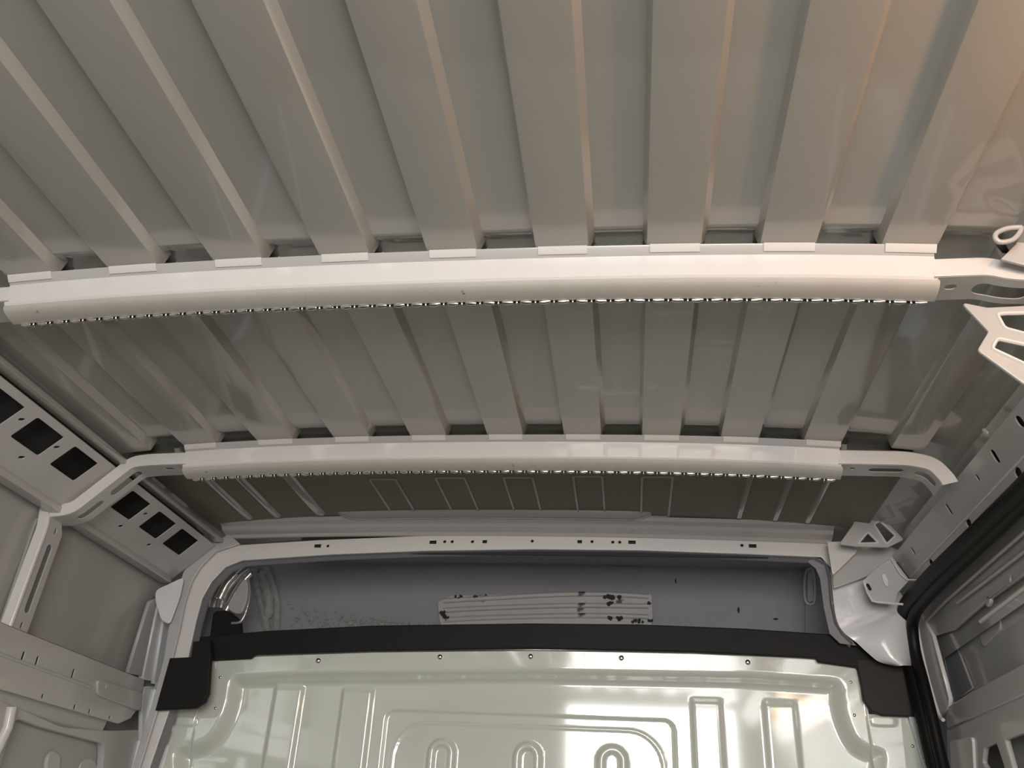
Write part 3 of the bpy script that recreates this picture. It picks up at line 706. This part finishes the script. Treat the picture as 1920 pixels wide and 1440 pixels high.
# gusset brackets between roof and rail
def gusset(label, Y, outer, hls, rr=0.004):
    fr = YF(Y); t = thing('gusset_bracket', label, 'bracket', loc=fr.map(*fr.px(*outer[0])), group='right-hand gusset brackets')
    hs = [fillet(fr.pts(h), 0.005) for h in hls]
    sheet('gusset_web', fillet(fr.pts(outer), rr), hs, 0.0025, lambda a, b, c: fr.map(a, b, c), PAINT, t, bev=0.0015)
    for h in hs:      # rolled rims round the openings
        pts = [fr.map(p[0], p[1], 0.003) for p in h]; pts.append(pts[0])
        tube('rolled_rim', pts, 0.0028, BOWM, t, n=6)
    pts = [fr.map(*p, 0.003) for p in fr.pts(outer)]
    return t
gusset('open triangular grey gusset bracket below the right end of the near roof bow', Y1+0.03,
       [(1806, 571), (1850, 580), (1910, 577), (1990, 572), (1990, 760), (1920, 720), (1834, 658), (1855, 623)],
       [[(1868, 592), (1880, 590), (1985, 588), (1985, 645), (1882, 618)], [(1868, 637), (1985, 662), (1985, 715), (1858, 656)]])
gusset('small grey gusset bracket with two windows at the right front corner of the roof', 2.08,
       [(1612, 953), (1641, 957), (1693, 1012), (1664, 1026), (1604, 1024), (1575, 1020), (1600, 985)],
       [[(1638, 984), (1649, 977), (1679, 1005), (1662, 1021)], [(1627, 998), (1647, 1019), (1608, 1020)]])
# white corner pressing (front right)
LR = YF(YH)
left = [(1551, 1018), (1557, 1062), (1561, 1110), (1568, 1160), (1582, 1186), (1604, 1203), (1626, 1223), (1648, 1240), (1678, 1248)]
right = [(1640, 1020), (1660, 1060), (1680, 1098), (1692, 1118), (1702, 1132), (1704, 1150), (1706, 1180), (1707, 1222), (1708, 1248)]
def loft_px(name, L, R, y0, y1, bulge, m, parent, nu=12, nv=6):
    def interp(P, t):
        s = t*(len(P)-1); i = min(int(s), len(P)-2); k = s-i
        p0, p1, p2, p3 = P[max(i-1, 0)], P[i], P[i+1], P[min(i+2, len(P)-1)]
        return [0.5*((2*p1[c])+(p2[c]-p0[c])*k+(2*p0[c]-5*p1[c]+4*p2[c]-p3[c])*k*k+(3*p1[c]-p0[c]-3*p2[c]+p3[c])*k**3) for c in (0, 1)]
    V = []; F = []; NU = len(L)*nv
    for i in range(NU+1):
        t = i/NU; a = interp(L, t); b = interp(R, t)
        for j in range(nu+1):
            s = j/nu; u = a[0]*(1-s)+b[0]*s; v = a[1]*(1-s)+b[1]*s
            Y = y0*(1-s)+y1*s - bulge(t, s); fr = YF(Y); V.append(fr.map(*fr.px(u, v)))
    for i in range(NU):
        for j in range(nu): F.append((i*(nu+1)+j, i*(nu+1)+j+1, (i+1)*(nu+1)+j+1, (i+1)*(nu+1)+j))
    return from_py(name, V, F, m, parent, 60, solid=0.001)
cp = thing('corner_pillar', 'white curved corner pressing between the cab opening and the black door seal', 'pillar', loc=(0.9, YH, 1.7))
loft_px('curved_pressing', left, right, YH, YH+0.01, lambda t, s: 0.03*math.sin(math.pi*s)*(0.3+0.7*sm((t-0.5)/0.25)) - 0.008*math.exp(-((t-0.5)/0.05)**2)*math.sin(math.pi*s), WHITEM, cp)
plate('upper_wedge', YF(YH-0.05), [(1552, 1018), (1612, 1016), (1604, 1036), (1590, 1050), (1562, 1076)], [], 0.004, BOWM, cp, bev=0.002)
plate('seat_plate', YF(YH-0.03), [(1600, 1018), (1665, 1024), (1700, 1040), (1668, 1062), (1610, 1086), (1564, 1102), (1562, 1070), (1592, 1050)], [], 0.003, PAINT, cp, bev=0.0015)
tube('seat_fold', [YF(YH-0.052).map(*YF(YH-0.052).px(u, v)) for (u, v) in ((1603, 1020), (1600, 1036), (1590, 1050))], 0.003, BOWM, cp, n=6)

# lip along the right edge of the opening
# black door seal
SX = XFR(0.945)
def sealpath(P, dx=0, per=6):
    fr = XFR(0.945+dx); return smooth_path([fr.map(*fr.px(u, v)) for (u, v) in P], per)
seal = thing('door_seal', 'thick black rubber door seal curving round the sliding door opening', 'door seal', loc=(0.972, 2.2, 1.4))
main = [(2300, 560), (2050, 790), (1920, 918), (1830, 1004), (1760, 1070), (1716, 1117), (1700, 1140), (1696, 1170), (1701, 1218), (1716, 1275), (1732, 1342), (1754, 1440), (1800, 1620)]
outer_ = [(2300, 585), (2050, 818), (1920, 944), (1830, 1030), (1765, 1092), (1726, 1134), (1714, 1156), (1711, 1178), (1716, 1222), (1731, 1280), (1747, 1345), (1769, 1440), (1816, 1620)]
tube('seal_bulb', sealpath(main), 0.0200, SEALM, seal, n=14)
tube('seal_lip', sealpath(outer_, 0.006), 0.0135, SEALM, seal, n=12)
# sliding door
door = thing('door_1', kind='structure', loc=(1.02, 1.8, 0.0))
D0 = XFR(1.06); D1 = XFR(1.02); D2 = XFR(1.0)
plate('door_skin', D0, [(1700, 1100), (2400, 400), (2600, 1200), (2200, 1900), (1750, 1900)], [], 0.003, WALLM, door)
plate('door_upper_frame', D1, [(1727, 1156), (1760, 1112), (1920, 966), (2300, 620), (2300, 760), (1920, 1078), (1850, 1128), (1790, 1180), (1752, 1192)], [stadium(*D1.px(1855, 1127), .024, .014, .4), stadium(*D1.px(1900, 1085), .02, .012, .4)], 0.004, PAINT, door, bev=0.002)
tube('frame_fold', [D2.map(*D2.px(u, v)) for (u, v) in ((1735, 1165), (1772, 1128), (1920, 998), (2200, 750))], 0.004, PAINT, door, n=8)
tube('frame_fold', [D2.map(*D2.px(u, v), -0.005) for (u, v) in ((1790, 1130), (1850, 1085), (1920, 1030), (2200, 800))], 0.004, PAINT, door, n=8)
tube('frame_fold', [D2.map(*D2.px(u, v), -0.01) for (u, v) in ((1830, 1165), (1875, 1130), (1920, 1095), (2200, 870))], 0.005, BOWM, door, n=8)
plate('door_column', D1, [(1722, 1160), (1734, 1152), (1756, 1192), (1788, 1310), (1786, 1328), (1772, 1340), (1760, 1300), (1735, 1230)], [], 0.006, BOWM, door, off=0.006, bev=0.002)
tube('edge_bead', smooth_path([D2.map(*D2.px(u, v), 0.004) for (u, v) in ((1722, 1168), (1730, 1215), (1744, 1275), (1762, 1335), (1772, 1350))]), 0.0045, WHITEM, door, n=8)
plate('column_recess', D0, [(1750, 1190), (1795, 1200), (1830, 1290), (1790, 1318)], [], 0.004, CABM, door, off=0.006, bev=0.001)
plate('door_belt', D1, [(1782, 1345), (1786, 1328), (1830, 1300), (1920, 1252), (2200, 1100), (2200, 1160), (1920, 1305), (1785, 1366)], [], 0.006, PAINT, door, off=0.004, bev=0.003)
plate('door_lower_frame', D1, [(1780, 1368), (1920, 1310), (2200, 1170), (2200, 1700), (1850, 1700), (1782, 1440)], [fillet(D1.pts([(1850, 1400), (1873, 1390), (1890, 1440), (1872, 1470), (1846, 1430)]), 0.008), fillet(D1.pts([(1888, 1385), (2000, 1345), (2050, 1440), (1920, 1500)]), 0.01)], 0.005, PAINT, door, off=0.0, bev=0.003)
plate('door_recess_boss', D0, [(1836, 1178), (1868, 1135), (1884, 1150), (1882, 1180), (1852, 1212)], [], 0.006, PAINT, door, r=0.008, off=0.004, bev=0.002)
plate('door_lower_pad', D1, [(1790, 1390), (1832, 1384), (1838, 1500), (1796, 1500)], [], 0.006, BOWM, door, r=0.01, off=0.006, bev=0.002)
for (x_, y_) in ((1790, 1345), ):
    pass
# pillar outer white edge next to seal, low right of the partition
tag(plate('pillar_edge_trim', YF(YB-0.01), [(1704, 1342), (1714, 1346), (1750, 1442), (1800, 1600), (1770, 1600), (1735, 1440)], [], 0.004, WHITEM, None, bev=0.002), 'thin white pillar edge between the partition and the black door seal', 'pillar trim')
# cable clip on the right roof edge, near bow
cl = thing('tie_down_loop', 'small oval metal loop on the roof edge above the right end of the near bow', 'loop', loc=(0.79, 0.9, 1.85))
CL = YF(0.96)
pts = [CL.map(*CL.px(u, v)) for (u, v) in ((1915, 426), (1890, 428), (1870, 436), (1866, 446), (1876, 454), (1898, 450), (1912, 436))]
tube('loop_ring', smooth_path(pts+[pts[0]], 4), 0.0035, PAINT, cl, n=8)
plate('corner_gusset', YF(Y1-0.02), [(1878, 487), (1905, 460), (1925, 415), (1990, 380), (1990, 500), (1930, 500)], [], 0.003, PAINT, cl, bev=0.001)

# ------------------------------------------------------------------ floor, rear wall with one leaf open
fl = box('floor', (-1.04, -1.00, -0.02), (1.1, 2.4, 0.0), FLOORM, None, bev=0); fl['kind'] = 'structure'
rw = thing('wall_rear', kind='structure', loc=(0, -1.00, 0))
box('closed_rear_leaf', (-1.05, -1.04, 0), (-0.12, -1.00, 1.9), PAINT, rw)
box('rear_header', (-0.12, -1.04, 1.86), (1.1, -1.00, 1.95), PAINT, rw)
box('rear_header', (-1.05, -1.04, 1.9), (-0.12, -1.00, 1.95), PAINT, rw)
box('rear_post', (0.93, -1.04, 0), (1.11, -1.00, 1.86), PAINT, rw)
